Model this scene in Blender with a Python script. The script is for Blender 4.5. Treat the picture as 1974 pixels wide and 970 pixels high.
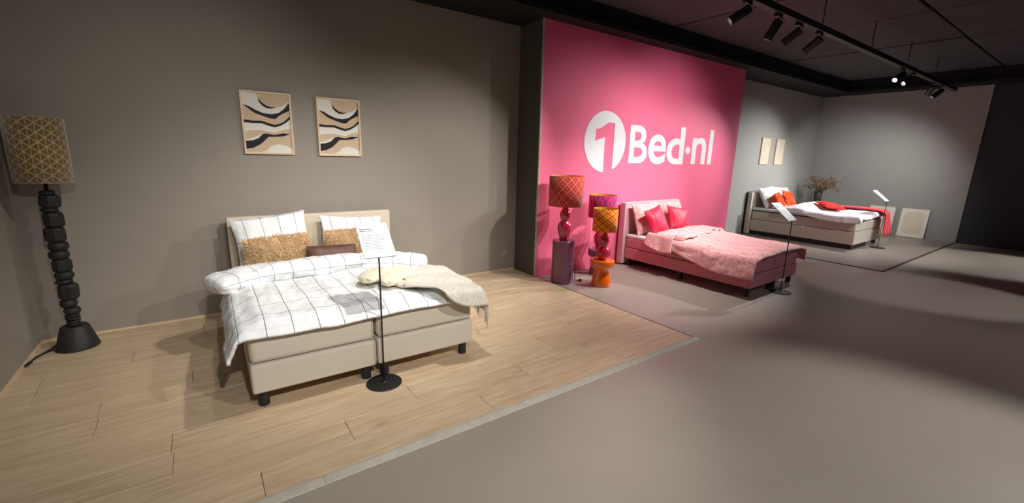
import bpy, bmesh, math, random
from mathutils import Vector, Matrix, noise
random.seed(7)
for o in list(bpy.data.objects): bpy.data.objects.remove(o)
S = bpy.context.scene
COL = S.collection
PI = math.pi

# ------------------------------------------------------------------ camera
YAW, PITCH, ROLL, FPX, CAMZ = 0.6224, -0.2196, 0.0264, 838.4, 1.6
fw = Vector((math.sin(YAW)*math.cos(PITCH), math.cos(YAW)*math.cos(PITCH), math.sin(PITCH)))
rt = Vector((math.cos(YAW), -math.sin(YAW), 0)); up = rt.cross(fw)
rt2 = rt*math.cos(ROLL) + up*math.sin(ROLL); up2 = up*math.cos(ROLL) - rt*math.sin(ROLL)
cd = bpy.data.cameras.new('camera'); cam = bpy.data.objects.new('camera', cd); COL.objects.link(cam)
cd.sensor_width = 36; cd.lens = 36*FPX/1974; cd.clip_start = .05; cd.clip_end = 100
m = Matrix((rt2, up2, -fw)).transposed().to_4x4(); m.translation = (0, 0, CAMZ)
cam.matrix_world = m
S.camera = cam

# ------------------------------------------------------------------ world, exposure
w = bpy.data.worlds.new('world'); S.world = w; w.use_nodes = True
w.node_tree.nodes['Background'].inputs[0].default_value = (.8, .85, 1, 1)
w.node_tree.nodes['Background'].inputs[1].default_value = .02
S.view_settings.view_transform = 'Standard'; S.view_settings.look = 'None'
S.view_settings.exposure = 0.0; S.view_settings.gamma = 1.0
S.view_settings.use_curve_mapping = False
WARM = (1, .965, .915); NEUT = (1, .985, .965)
# spotlights: head x, y (on which track), aim point, power, cone deg, blend, colour, visible label
SPOTS = [
 # x, y, aim, W, cone, blend, col
 (0.61, 2.35, (-.10, 4.50, 1.1), 62, 104, 1, WARM),
 (1.40, 2.35, (1.00, 3.90, .40), 155, 90, .9, WARM),
 (4.27, 2.35, (2.00, 4.70, .80), 215, 62, .8, WARM),
 (4.87, 2.35, (4.45, 3.70, .10), 235, 88, 1, NEUT),
 (5.34, 2.35, (4.70, 4.40, 1.2), 100, 100, 1, NEUT),
 (5.86, 2.35, (6.00, 4.40, 1.4), 110, 106, 1, NEUT),
 (8.95, 2.35, (5.40, 3.60, .45), 620, 48, .8, NEUT),
 (9.50, 2.35, (6.40, 4.30, 1.0), 420, 50, .9, NEUT),
 (10.72, 2.35, (12.8, 4.00, .50), 215, 96, 1, NEUT),
 (11.30, 2.35, (9.90, 4.40, .50), 430, 96, 1, NEUT),
 (2.30, 2.35, (1.80, 4.30, .50), 85, 84, .9, WARM),
]
AISLE = [   # unseen track over the aisle, added for fill and floor pools
 (0.3, -0.6, (0.3, 2.0, 0), 260, 92, 1, NEUT),
 (2.4, -0.6, (1.3, 2.6, .2), 250, 56, .9, WARM),
 (3.6, -0.6, (2.9, .20, 0), 240, 70, .6, NEUT),
 (6.4, -0.6, (5.2, 1.3, 0), 60, 110, 1, NEUT),
 (8.2, -0.6, (7.6, 1.2, 0), 130, 40, .4, NEUT),
 (8.6, -0.6, (9.9, 3.9, .45), 260, 58, 1, NEUT),
 (10.6, -0.6, (10.4, 3.4, .5), 330, 66, .9, NEUT),
 (11.6, -0.6, (10.9, .9, 0), 300, 50, .4, NEUT),
]

# ------------------------------------------------------------------ material helpers
def newmat(name):
    mt = bpy.data.materials.new(name); mt.use_nodes = True
    nt = mt.node_tree; b = nt.nodes['Principled BSDF']
    return mt, nt, b
def N(nt, typ, **kw):
    n = nt.nodes.new(typ)
    for k, v in kw.items():
        if k.startswith('i_'):
            key = k[2:]; n.inputs[int(key) if key.isdigit() else key].default_value = v
        else: setattr(n, k, v)
    return n
def L(nt, a, b): nt.links.new(a, b)
def c4(c): return (c[0], c[1], c[2], 1)
def srgb(r, g, b):
    f = lambda x: (x/255/12.92 if x/255 <= .04045 else ((x/255+.055)/1.055)**2.4)
    return (f(r), f(g), f(b))
def math_(nt, op, a, b=None, c=None):
    n = nt.nodes.new('ShaderNodeMath'); n.operation = op
    for i, v in enumerate((a, b, c)):
        if v is None: continue
        if isinstance(v, (int, float)): n.inputs[i].default_value = v
        else: L(nt, v, n.inputs[i])
    return n.outputs[0]
def mix_(nt, fac, c1, c2):
    n = nt.nodes.new('ShaderNodeMix'); n.data_type = 'RGBA'
    for sock, v in ((n.inputs[0], fac), (n.inputs[6], c1), (n.inputs[7], c2)):
        if isinstance(v, (int, float)): sock.default_value = v
        elif isinstance(v, tuple): sock.default_value = c4(v)
        else: L(nt, v, sock)
    return n.outputs[2]
def bump_(nt, b, h, strength=.2, dist=.01):
    n = N(nt, 'ShaderNodeBump', i_Strength=strength, i_Distance=dist)
    L(nt, h, n.inputs['Height']); L(nt, n.outputs[0], b.inputs['Normal'])
def plain(name, col, rough=.6, spec=.4, metal=0, noise_amt=.06, nscale=12, bump=.0, bscale=200, sheen=0, coat=0):
    mt, nt, b = newmat(name)
    tc = N(nt, 'ShaderNodeTexCoord')
    nz = N(nt, 'ShaderNodeTexNoise', i_Scale=nscale, i_Detail=4.0); L(nt, tc.outputs['Object'], nz.inputs['Vector'])
    dk = tuple(max(0, x*(1-noise_amt*2)) for x in col); lt = tuple(min(1, x*(1+noise_amt*2)) for x in col)
    L(nt, mix_(nt, nz.outputs['Fac'], dk, lt), b.inputs['Base Color'])
    b.inputs['Roughness'].default_value = rough; b.inputs['Specular IOR Level'].default_value = spec
    b.inputs['Metallic'].default_value = metal
    if sheen: b.inputs['Sheen Weight'].default_value = sheen
    if coat: b.inputs['Coat Weight'].default_value = coat; b.inputs['Coat Roughness'].default_value = .06
    if bump:
        n2 = N(nt, 'ShaderNodeTexNoise', i_Scale=bscale, i_Detail=3.0); L(nt, tc.outputs['Object'], n2.inputs['Vector'])
        bump_(nt, b, n2.outputs['Fac'], bump, .004)
    return mt
def wood_mat(name, c_lo, c_hi, rough=.4):
    mt, nt, b = newmat(name)
    geo = N(nt, 'ShaderNodeNewGeometry'); oi = N(nt, 'ShaderNodeObjectInfo')
    mp = N(nt, 'ShaderNodeMapping'); mp.inputs['Scale'].default_value = (.9, 9, 3); L(nt, geo.outputs['Position'], mp.inputs['Vector'])
    off = N(nt, 'ShaderNodeVectorMath', operation='ADD'); L(nt, mp.outputs[0], off.inputs[0])
    sc = math_(nt, 'MULTIPLY', oi.outputs['Random'], 37.0)
    cmb = N(nt, 'ShaderNodeCombineXYZ'); L(nt, sc, cmb.inputs[0]); L(nt, sc, cmb.inputs[2]); L(nt, cmb.outputs[0], off.inputs[1])
    n1 = N(nt, 'ShaderNodeTexNoise', i_Scale=2.2, i_Detail=7.0, i_Roughness=.68, i_Distortion=1.2); L(nt, off.outputs[0], n1.inputs['Vector'])
    mp2 = N(nt, 'ShaderNodeMapping'); mp2.inputs['Scale'].default_value = (3, 60, 3); L(nt, off.outputs[0], mp2.inputs['Vector'])
    n2 = N(nt, 'ShaderNodeTexNoise', i_Scale=1.0, i_Detail=3.0); L(nt, mp2.outputs[0], n2.inputs['Vector'])
    rp = N(nt, 'ShaderNodeValToRGB'); L(nt, n1.outputs['Fac'], rp.inputs[0])
    rp.color_ramp.elements[0].position = .34; rp.color_ramp.elements[0].color = c4(c_lo)
    rp.color_ramp.elements[1].position = .66; rp.color_ramp.elements[1].color = c4(c_hi)
    fine = mix_(nt, math_(nt, 'MULTIPLY', n2.outputs['Fac'], .30), rp.outputs[0], tuple(x*.72 for x in c_lo))
    # knots
    vo = N(nt, 'ShaderNodeTexVoronoi', i_Scale=1.15); mp3 = N(nt, 'ShaderNodeMapping'); mp3.inputs['Scale'].default_value = (.9, 2.2, 1)
    L(nt, geo.outputs['Position'], mp3.inputs['Vector']); L(nt, mp3.outputs[0], vo.inputs['Vector'])
    kn = N(nt, 'ShaderNodeMapRange'); kn.inputs[1].default_value = .09; kn.inputs[2].default_value = .02; L(nt, vo.outputs['Distance'], kn.inputs[0])
    fine = mix_(nt, math_(nt, 'MULTIPLY', kn.outputs[0], .4), fine, tuple(x*.4 for x in c_lo))
    tone = math_(nt, 'MULTIPLY_ADD', oi.outputs['Random'], .05, .975)
    mul = N(nt, 'ShaderNodeVectorMath', operation='SCALE'); L(nt, fine, mul.inputs[0]); L(nt, tone, mul.inputs['Scale'])
    L(nt, mul.outputs[0], b.inputs['Base Color'])
    b.inputs['Roughness'].default_value = rough; b.inputs['Specular IOR Level'].default_value = .5
    bump_(nt, b, n2.outputs['Fac'], .06, .002)
    return mt
def floor_mat(name, col, rough=.38, spec=.9, amt=.1):
    mt, nt, b = newmat(name)
    geo = N(nt, 'ShaderNodeNewGeometry')
    n1 = N(nt, 'ShaderNodeTexNoise', i_Scale=.9, i_Detail=7.0, i_Roughness=.6); L(nt, geo.outputs['Position'], n1.inputs['Vector'])
    n2 = N(nt, 'ShaderNodeTexNoise', i_Scale=45.0, i_Detail=3.0); L(nt, geo.outputs['Position'], n2.inputs['Vector'])
    a = mix_(nt, n1.outputs['Fac'], tuple(x*(1-amt*1.5) for x in col), tuple(x*(1+amt*1.5) for x in col))
    a = mix_(nt, math_(nt, 'MULTIPLY', n2.outputs['Fac'], .15), a, tuple(x*.7 for x in col))
    L(nt, a, b.inputs['Base Color'])
    r = math_(nt, 'MULTIPLY_ADD', n1.outputs['Fac'], .15, rough-.07); L(nt, r, b.inputs['Roughness'])
    b.inputs['Specular IOR Level'].default_value = spec
    bump_(nt, b, n2.outputs['Fac'], .03, .003)
    return mt
def fabric(name, col, amt=.05, weave=900, bump=.15, rough=.9, sheen=.15, wr=0):
    mt, nt, b = newmat(name)
    tc = N(nt, 'ShaderNodeTexCoord')
    n1 = N(nt, 'ShaderNodeTexNoise', i_Scale=weave, i_Detail=2.0); L(nt, tc.outputs['Object'], n1.inputs['Vector'])
    n2 = N(nt, 'ShaderNodeTexNoise', i_Scale=6.0, i_Detail=4.0); L(nt, tc.outputs['Object'], n2.inputs['Vector'])
    a = mix_(nt, n1.outputs['Fac'], tuple(x*(1-2*amt) for x in col), tuple(min(1, x*(1+2*amt)) for x in col))
    L(nt, a, b.inputs['Base Color']); b.inputs['Roughness'].default_value = rough
    b.inputs['Specular IOR Level'].default_value = .2; b.inputs['Sheen Weight'].default_value = sheen
    h = math_(nt, 'ADD', n1.outputs['Fac'], math_(nt, 'MULTIPLY', n2.outputs['Fac'], wr)); bump_(nt, b, h, bump, .002)
    return mt
def uvxy(nt):
    uv = N(nt, 'ShaderNodeUVMap'); sp = N(nt, 'ShaderNodeSeparateXYZ'); L(nt, uv.outputs[0], sp.inputs[0])
    return sp.outputs[0], sp.outputs[1], uv.outputs[0]
def saw(nt, x, per, off=0.0):       # distance to the nearest multiple of per
    a = math_(nt, 'MULTIPLY_ADD', x, 1/per, off+.5); a = math_(nt, 'FRACT', a)
    return math_(nt, 'MULTIPLY', math_(nt, 'ABSOLUTE', math_(nt, 'SUBTRACT', a, .5)), per)
def check_fabric(name, base, line, pu, pv, wd):
    mt, nt, b = newmat(name)
    x, y, v = uvxy(nt)
    nz = N(nt, 'ShaderNodeTexNoise', i_Scale=90.0); L(nt, v, nz.inputs['Vector'])
    jit = math_(nt, 'MULTIPLY_ADD', nz.outputs['Fac'], .004, -.002)
    l1 = math_(nt, 'LESS_THAN', math_(nt, 'ADD', saw(nt, x, pu, .5), jit), wd)
    l2 = math_(nt, 'LESS_THAN', math_(nt, 'ADD', saw(nt, y, pv, .0), jit), wd*1.25)
    f = math_(nt, 'MULTIPLY', math_(nt, 'MAXIMUM', l1, math_(nt, 'MULTIPLY', l2, .9)), .85)
    L(nt, mix_(nt, f, base, line), b.inputs['Base Color'])
    b.inputs['Roughness'].default_value = .9; b.inputs['Specular IOR Level'].default_value = .15
    n2 = N(nt, 'ShaderNodeTexNoise', i_Scale=9.0, i_Detail=5.0, i_Distortion=.8); L(nt, v, n2.inputs['Vector'])
    bump_(nt, b, n2.outputs['Fac'], .55, .025)
    return mt
def floral_fabric(name, c1, c2, scale=26, wr=.25, lo=.44, hi=.56, sheen=.2):
    mt, nt, b = newmat(name)
    x, y, v = uvxy(nt)
    n1 = N(nt, 'ShaderNodeTexNoise', i_Scale=scale, i_Detail=2.5, i_Distortion=2.2); L(nt, v, n1.inputs['Vector'])
    rp = N(nt, 'ShaderNodeValToRGB'); L(nt, n1.outputs['Fac'], rp.inputs[0])
    e = rp.color_ramp.elements; e[0].position = lo; e[0].color = c4(c1); e[1].position = hi; e[1].color = c4(c2)
    L(nt, rp.outputs[0], b.inputs['Base Color'])
    b.inputs['Roughness'].default_value = .85; b.inputs['Specular IOR Level'].default_value = .25; b.inputs['Sheen Weight'].default_value = sheen
    n2 = N(nt, 'ShaderNodeTexNoise', i_Scale=8.0, i_Detail=5.0, i_Distortion=.8); L(nt, v, n2.inputs['Vector'])
    bump_(nt, b, math_(nt, 'ADD', n2.outputs['Fac'], math_(nt, 'MULTIPLY', n1.outputs['Fac'], .2)), wr, .02)
    return mt
def diamond_shade(name, ground, line, inner, core, pu, pv, lw, iw, cw):
    """lattice of diamonds with a diamond inside each; UV in metres round / up the shade"""
    mt, nt, b = newmat(name)
    x, y, v = uvxy(nt)
    a = math_(nt, 'MULTIPLY', x, 1/pu); c = math_(nt, 'MULTIPLY', y, 1/pv)
    p = math_(nt, 'ADD', a, c); q = math_(nt, 'SUBTRACT', a, c)
    fp = math_(nt, 'SUBTRACT', math_(nt, 'FRACT', p), .5); fq = math_(nt, 'SUBTRACT', math_(nt, 'FRACT', q), .5)
    d = math_(nt, 'MAXIMUM', math_(nt, 'ABSOLUTE', fp), math_(nt, 'ABSOLUTE', fq))   # 0 centre .. .5 lattice line
    col = mix_(nt, math_(nt, 'GREATER_THAN', d, .5-lw), ground, line)
    col = mix_(nt, math_(nt, 'LESS_THAN', d, iw), col, inner)
    col = mix_(nt, math_(nt, 'LESS_THAN', d, cw), col, core)
    L(nt, col, b.inputs['Base Color'])
    b.inputs['Roughness'].default_value = .8; b.inputs['Specular IOR Level'].default_value = .2; b.inputs['Sheen Weight'].default_value = .2
    return mt
def tri_shade(name, ground, line, pu, pv, lw):
    mt, nt, b = newmat(name)
    x, y, v = uvxy(nt)
    a = math_(nt, 'MULTIPLY', x, 1/pu); c = math_(nt, 'MULTIPLY', y, 1/pv)
    def near(e): return math_(nt, 'GREATER_THAN', math_(nt, 'ABSOLUTE', math_(nt, 'SUBTRACT', math_(nt, 'FRACT', e), .5)), .5-lw)
    f = math_(nt, 'MAXIMUM', near(math_(nt, 'ADD', a, c)), near(math_(nt, 'SUBTRACT', a, c)))
    f = math_(nt, 'MAXIMUM', f, math_(nt, 'MULTIPLY', near(math_(nt, 'MULTIPLY', a, 2.0)), .8))
    n1 = N(nt, 'ShaderNodeTexNoise', i_Scale=60.0, i_Detail=3.0); L(nt, v, n1.inputs['Vector'])
    g = mix_(nt, n1.outputs['Fac'], tuple(k*.75 for k in ground), tuple(k*1.25 for k in ground))
    L(nt, mix_(nt, f, g, line), b.inputs['Base Color'])
    b.inputs['Roughness'].default_value = .75; b.inputs['Sheen Weight'].default_value = .6; b.inputs['Specular IOR Level'].default_value = .25
    bump_(nt, b, f, .5, .006)
    return mt
def emit(name, col, s):
    mt, nt, b = newmat(name); b.inputs['Base Color'].default_value = c4(col)
    b.inputs['Emission Color'].default_value = c4(col); b.inputs['Emission Strength'].default_value = s
    return mt

M = {}
M['taupe'] = plain('taupe_wall_paint', srgb(151, 143, 133), .75, .25, noise_amt=.02, nscale=3, bump=.08, bscale=160)
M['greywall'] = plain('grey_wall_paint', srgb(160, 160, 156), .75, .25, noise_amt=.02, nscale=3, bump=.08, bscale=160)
M['pier'] = plain('pier_shaded_paint', srgb(84, 81, 76), .75, .25, noise_amt=.02, nscale=3)  # wall paint with the pier's shade put into the colour
M['pink'] = plain('pink_wall_paint', srgb(243, 112, 148), .6, .3, noise_amt=.015, nscale=2)
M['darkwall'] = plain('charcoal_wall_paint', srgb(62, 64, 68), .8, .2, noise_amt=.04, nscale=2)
M['ceil'] = plain('black_ceiling_paint', srgb(72, 70, 74), .8, .25, noise_amt=.15, nscale=2.5, bump=.15, bscale=30)
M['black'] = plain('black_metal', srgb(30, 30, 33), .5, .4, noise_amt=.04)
M['blacktrim'] = plain('black_soffit_paint', srgb(22, 23, 26), .7, .3, noise_amt=.04)
M['blackwood'] = plain('black_stained_wood', srgb(38, 36, 36), .55, .35, noise_amt=.2, nscale=30, bump=.2, bscale=60)
M['leg'] = plain('dark_plastic_leg', srgb(40, 38, 40), .5, .4, noise_amt=.03)
M['wood'] = wood_mat('oak_laminate', srgb(188, 161, 129), srgb(219, 196, 164))
M['oakframe'] = wood_mat('pale_oak_frame', srgb(214, 184, 148), srgb(232, 208, 176), .5)
M['strip'] = plain('edge_profile', srgb(178, 172, 158), .45, .5, noise_amt=.1, nscale=20)
M['darkstrip'] = plain('dark_joint_strip', srgb(60, 50, 46), .6, .3)
M['concrete'] = floor_mat('polished_concrete', srgb(162, 153, 141))
M['vinyl'] = floor_mat('greybrown_vinyl', srgb(140, 130, 122), .4)
M['base1'] = fabric('beige_upholstery', srgb(210, 200, 184), .04, 700)
M['head1'] = fabric('beige_headboard', srgb(214, 200, 180), .04, 700)
M['check'] = check_fabric('white_checked_cotton', (.86, .87, .87), (.10, .10, .11), .147, .215, .0023)
M['white'] = fabric('white_cotton', (.82, .82, .82), .03, 300, .25, wr=6)
M['fur'] = fabric('caramel_fur', srgb(232, 198, 154), .12, 60, .1)
M['leather'] = plain('brown_leather', srgb(92, 58, 46), .5, .4, noise_amt=.12, nscale=25, bump=.3, bscale=90)
M['knit'] = floral_fabric('oatmeal_knit', srgb(196, 186, 170), srgb(226, 220, 208), 90, .3)
M['cream'] = fabric('cream_plush', srgb(236, 226, 198), .05, 200, .3, sheen=.5, wr=4)
M['paper'] = plain('white_paper', (.66, .675, .70), .5, .4, noise_amt=.01)
M['ink'] = plain('grey_ink', srgb(60, 62, 66), .7, .2)
M['inklight'] = plain('pale_grey_ink', srgb(130, 132, 138), .7, .2)
M['tan'] = plain('tan_print', srgb(204, 179, 150), .6, .3, noise_amt=.03)
M['offwhite'] = plain('off_white_print', srgb(226, 222, 212), .6, .3, noise_amt=.02)
M['inkblack'] = plain('black_print', srgb(28, 26, 30), .6, .3)
M['beigeprint'] = plain('beige_print', srgb(214, 202, 184), .7, .2, noise_amt=.04, nscale=30)
M['sand'] = plain('sand_print', srgb(230, 216, 194), .7, .2, noise_amt=.05, nscale=8)
M['palewhite'] = plain('pale_card', srgb(236, 234, 226), .6, .3, noise_amt=.01)
M['glossred'] = plain('raspberry_glaze', srgb(176, 24, 62), .12, .6, noise_amt=.08, nscale=14, coat=.8)
M['purple'] = plain('plum_lacquer', srgb(122, 68, 96), .25, .5, noise_amt=.02, coat=.4)
M['orange'] = plain('orange_lacquer', srgb(240, 104, 12), .12, .6, noise_amt=.02, coat=.8)
M['gold'] = plain('gold_shade_lining', srgb(226, 170, 60), .45, .5, noise_amt=.05)
M['shadeA'] = diamond_shade('shade_red_gold_lattice', srgb(208, 56, 68), srgb(182, 128, 56), srgb(164, 22, 46), srgb(230, 104, 98), .10, .11, .06, .27, .12)
M['shadeB'] = diamond_shade('shade_magenta_lattice', srgb(206, 24, 104), srgb(96, 40, 80), srgb(206, 24, 104), srgb(80, 70, 70), .135, .26, .07, .3, .14)
M['shadeC'] = diamond_shade('shade_orange_lattice', srgb(250, 148, 18), srgb(188, 64, 22), srgb(252, 180, 30), srgb(190, 74, 20), .11, .08, .095, .0, .11)
M['shadeF'] = tri_shade('shade_gold_velvet', srgb(112, 88, 48), srgb(186, 160, 116), .078, .066, .062)
M['base2'] = fabric('dusty_pink_upholstery', srgb(206, 128, 140), .04, 700, sheen=.3)
M['head2'] = fabric('pale_pink_headboard', srgb(214, 166, 172), .04, 700, sheen=.3)
M['floral'] = floral_fabric('pink_floral_jacquard', srgb(224, 146, 148), srgb(243, 192, 188), 30)
M['lining'] = fabric('apricot_lining', srgb(240, 178, 166), .03, 400, .2, wr=4)
M['cerise'] = fabric('cerise_satin', srgb(214, 22, 66), .05, 500, .3, rough=.5, sheen=.1, wr=8)
M['base3'] = fabric('greige_upholstery', srgb(206, 196, 182), .04, 700)
M['orangepat'] = floral_fabric('red_orange_print', srgb(206, 26, 34), srgb(244, 124, 26), 14, .2, .50, .54, 0)
M['redpat'] = floral_fabric('red_print', srgb(198, 18, 38), srgb(236, 88, 34), 16, .2, .53, .58, 0)
M['redthrow'] = fabric('coral_red_wool', srgb(222, 58, 72), .08, 200, .3, sheen=.4, wr=5)
M['vase'] = plain('matt_black_vase', srgb(46, 46, 48), .5, .4, noise_amt=.05)
M['dry'] = plain('dried_flowers', srgb(128, 102, 78), .9, .1, noise_amt=.45, nscale=14)
M['stem'] = plain('dried_stems', srgb(110, 88, 58), .9, .1, noise_amt=.3, nscale=14)
M['logo'] = plain('white_vinyl_lettering', (.80, .80, .80), .5, .3, noise_amt=.01)
M['whiteplastic'] = plain('white_plastic', (.75, .75, .73), .4, .4)
M['lamp_on'] = emit('lit_lens', (1, .96, .9), 40)
M['lens'] = plain('dark_lens', srgb(50, 50, 52), .2, .5)
M['clip'] = plain('grey_connector', srgb(170, 165, 160), .5, .4)

# ------------------------------------------------------------------ geometry helpers
class MB:
    def __init__(s): s.v = []; s.f = []; s.uv = {}
    def add(s, verts, faces, uvs=None):
        o = len(s.v); s.v += [tuple(p) for p in verts]
        for f in faces: s.f.append(tuple(i+o for i in f))
        if uvs:
            for i, u in enumerate(uvs): s.uv[o+i] = u
    def box(s, x0, x1, y0, y1, z0, z1):
        s.add([(x0,y0,z0),(x1,y0,z0),(x1,y1,z0),(x0,y1,z0),(x0,y0,z1),(x1,y0,z1),(x1,y1,z1),(x0,y1,z1)],
              [(0,3,2,1),(4,5,6,7),(0,1,5,4),(1,2,6,5),(2,3,7,6),(3,0,4,7)])
        return s
    def lathe(s, prof, n=32, cx=0, cy=0, closed=False):
        vs = []; uvs = []; k = len(prof); acc = 0
        rmax = max(r for r, z in prof)
        for j in range(n+1):
            a = 2*PI*j/n
            for r, z in prof:
                vs.append((cx+r*math.cos(a), cy+r*math.sin(a), z)); uvs.append((a*rmax, z))
        fs = [(j*k+i, (j+1)*k+i, (j+1)*k+i+1, j*k+i+1) for j in range(n) for i in range(k-1)]
        s.add(vs, fs, uvs); return s
    def grid(s, fn, nu, nv, uvfn=None, flip=False):
        vs = []; uvs = []
        for j in range(nv+1):
            for i in range(nu+1):
                a, b = i/nu, j/nv; vs.append(fn(a, b)); uvs.append(uvfn(a, b) if uvfn else (a, b))
        W = nu+1
        fs = [(j*W+i, j*W+i+1, (j+1)*W+i+1, (j+1)*W+i) for j in range(nv) for i in range(nu)]
        if flip: fs = [f[::-1] for f in fs]
        s.add(vs, fs, uvs); return s
    def tube(s, pts, r, n=8, caps=True):
        pts = [Vector(p) for p in pts]; k = len(pts); vs = []
        t0 = (pts[1]-pts[0]).normalized(); ref = Vector((0,0,1)) if abs(t0.z) < .9 else Vector((1,0,0))
        nrm = t0.cross(ref).normalized()
        for i, p in enumerate(pts):
            t = (pts[min(i+1,k-1)]-pts[max(i-1,0)]).normalized()
            nrm = (nrm - t*nrm.dot(t)).normalized(); bn = t.cross(nrm)
            rr = r[i] if isinstance(r, (list, tuple)) else r
            vs += [p + nrm*(rr*math.cos(2*PI*j/n)) + bn*(rr*math.sin(2*PI*j/n)) for j in range(n)]
        fs = [(i*n+j, i*n+(j+1)%n, (i+1)*n+(j+1)%n, (i+1)*n+j) for i in range(k-1) for j in range(n)]
        if caps: fs += [tuple(range(n))[::-1], tuple((k-1)*n+j for j in range(n))]
        s.add(vs, fs); return s
    def mesh(s, name, smooth=True, merge=False):
        me = bpy.data.meshes.new(name); me.from_pydata(s.v, [], s.f)
        if s.uv:
            ul = me.uv_layers.new(name='UVMap')
            for lp in me.loops: ul.data[lp.index].uv = s.uv.get(lp.vertex_index, (0, 0))
        bm = bmesh.new(); bm.from_mesh(me)
        if merge: bmesh.ops.remove_doubles(bm, verts=bm.verts, dist=1e-5)
        if merge or not s.uv: bmesh.ops.recalc_face_normals(bm, faces=bm.faces)
        bm.to_mesh(me); bm.free()
        for p in me.polygons: p.use_smooth = smooth
        return me
def link(name, me, mat, parent=None, mw=None):
    o = bpy.data.objects.new(name, me); COL.objects.link(o)
    if mat is not None and not me.materials: me.materials.append(M[mat] if isinstance(mat, str) else mat)
    if parent: o.parent = parent
    if mw is not None: o.matrix_world = mw
    return o
def tag(o, label=None, cat=None, group=None, kind=None):
    if label: o['label'] = label
    if cat: o['category'] = cat
    if group: o['group'] = group
    if kind: o['kind'] = kind
    return o
def thing(name, label, cat, mw=None, group=None):
    o = bpy.data.objects.new(name, None); COL.objects.link(o); o.empty_display_size = .1
    if mw is not None: o.matrix_world = mw
    return tag(o, label, cat, group)
def T(x, y, z, rz=0): return Matrix.Translation((x, y, z)) @ Matrix.Rotation(rz, 4, 'Z')
def rbox(name, x0, x1, y0, y1, z0, z1, r=.02, seg=3):
    bm = bmesh.new(); bmesh.ops.create_cube(bm, size=1)
    for v in bm.verts: v.co = Vector(((x0+x1)/2+v.co.x*(x1-x0), (y0+y1)/2+v.co.y*(y1-y0), (z0+z1)/2+v.co.z*(z1-z0)))
    bmesh.ops.bevel(bm, geom=list(bm.edges), offset=r, segments=seg, profile=.5, affect='EDGES')
    me = bpy.data.meshes.new(name); bm.to_mesh(me); bm.free()
    for p in me.polygons: p.use_smooth = max(abs(c) for c in p.normal) < .999
    return me
def autosmooth(o, ang=35):
    for p in o.data.polygons: p.use_smooth = True
    o.data.set_sharp_from_angle(angle=math.radians(ang))
def struct(name, me, mat, parent=None, label=None):
    o = link(name, me, mat, parent)
    if not parent: tag(o, label, None, None, 'structure')
    return o
def copy_tree(o, mw, label=None):
    c = o.copy(); COL.objects.link(c); c.matrix_world = mw
    if label: c['label'] = label
    for ch in o.children:
        d = ch.copy(); COL.objects.link(d); d.parent = c
        for g in ch.children:
            e = g.copy(); COL.objects.link(e); e.parent = d
    return c
def nz(x, y, z=0): return noise.noise(Vector((x, y, z)))

# ------------------------------------------------------------------ dimensions of the hall
XL, YB, XP, YF, YK, XK, XR, YE, ZT, ZC = -1.182, 4.871, 3.54, 2.015, 4.398, 8.243, 13.0, 1.925, 3.192, 3.45
YFRONT = -5.5
# floor and walls
o = struct('floor', MB().box(XL-.2, 16.2, YFRONT-.2, YB+.2, -.1, 0).mesh('floor', False), 'concrete', None, 'polished grey concrete floor of the aisle')
o = struct('wall_left', MB().box(XL-.15, XL, YFRONT, YB, 0, ZC).mesh('wall_left', False), 'taupe', None, 'taupe side wall behind the tall black floor lamp')
o = struct('wall_back', MB().box(XL-.15, XP, YB, YB+.15, 0, ZC).mesh('wall_back', False), 'taupe', None, 'taupe back wall behind the checked bed')
o = struct('wall_back_far', MB().box(XP, XR+.15, YB, YB+.15, 0, ZC).mesh('wall_back_far', False), 'greywall', None, 'grey back wall behind the farthest bed')
o = struct('wall_pier', MB().box(XP, XK, YK+.02, YB, 0, ZT).mesh('wall_pier', False), 'pier', None, 'projecting pier in shade-darkened paint that carries the pink panel')
o = struct('wall_pink', MB().box(XP+.012, XK, YK, YK+.02, 0, ZT).mesh('wall_pink', False), 'pink', None, 'bright pink feature wall with white lettering')
o = struct('trim_1', MB().box(XP-.004, XP+.012, YK-.004, YK+.02, 0, ZT).mesh('trim_1', False), 'strip', None, 'thin pale corner bead at the edge of the pink wall')
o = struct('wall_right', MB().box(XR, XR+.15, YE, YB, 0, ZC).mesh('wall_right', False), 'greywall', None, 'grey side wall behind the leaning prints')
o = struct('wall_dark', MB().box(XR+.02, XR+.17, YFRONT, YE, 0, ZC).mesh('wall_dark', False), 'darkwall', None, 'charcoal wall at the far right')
o = struct('wall_front', MB().box(XL-.15, XR+.2, YFRONT-.15, YFRONT, 0, ZC).mesh('wall_front', False), 'darkwall', None, 'charcoal wall across the aisle')

# ceiling: black slabs with open joints
ceil = struct('ceiling', MB().box(XL-.2, XR+.3, YFRONT-.2, YB+.2, ZC+.05, ZC+.15).mesh('ceiling', False), 'ceil', None, 'black painted concrete ceiling')
xs = [XL-.2, .3, 2.1, 3.95, 5.8, 7.55, 9.35, 11.2, XR+.3]; ys = [YFRONT, -3.5, -1.7, .05, 1.8, YB]
for i in range(len(xs)-1):
    for j in range(len(ys)-1):
        dz = random.uniform(-.008, .008)
        link('ceiling_slab', rbox('ceiling_slab', xs[i]+.02, xs[i+1]-.02, ys[j]+.012, ys[j+1]-.012, ZC+dz, ZC+.06, .012, 1), 'ceil', ceil)
# soffit along the back and right walls
mb = MB().box(XL, XR, 4.20, YB, ZT, ZC-.01); mb.box(12.45, XR, YE-.6, 4.20, ZT, ZC-.01); mb.box(XL, XR, 4.16, 4.20, ZT-.004, ZT+.05); mb.box(12.41, 12.45, YE-.6, 4.16, ZT-.004, ZT+.05)
struct('trim_2', mb.mesh('trim_2', False), 'blacktrim', None, 'black soffit band over the back and side walls')

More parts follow.
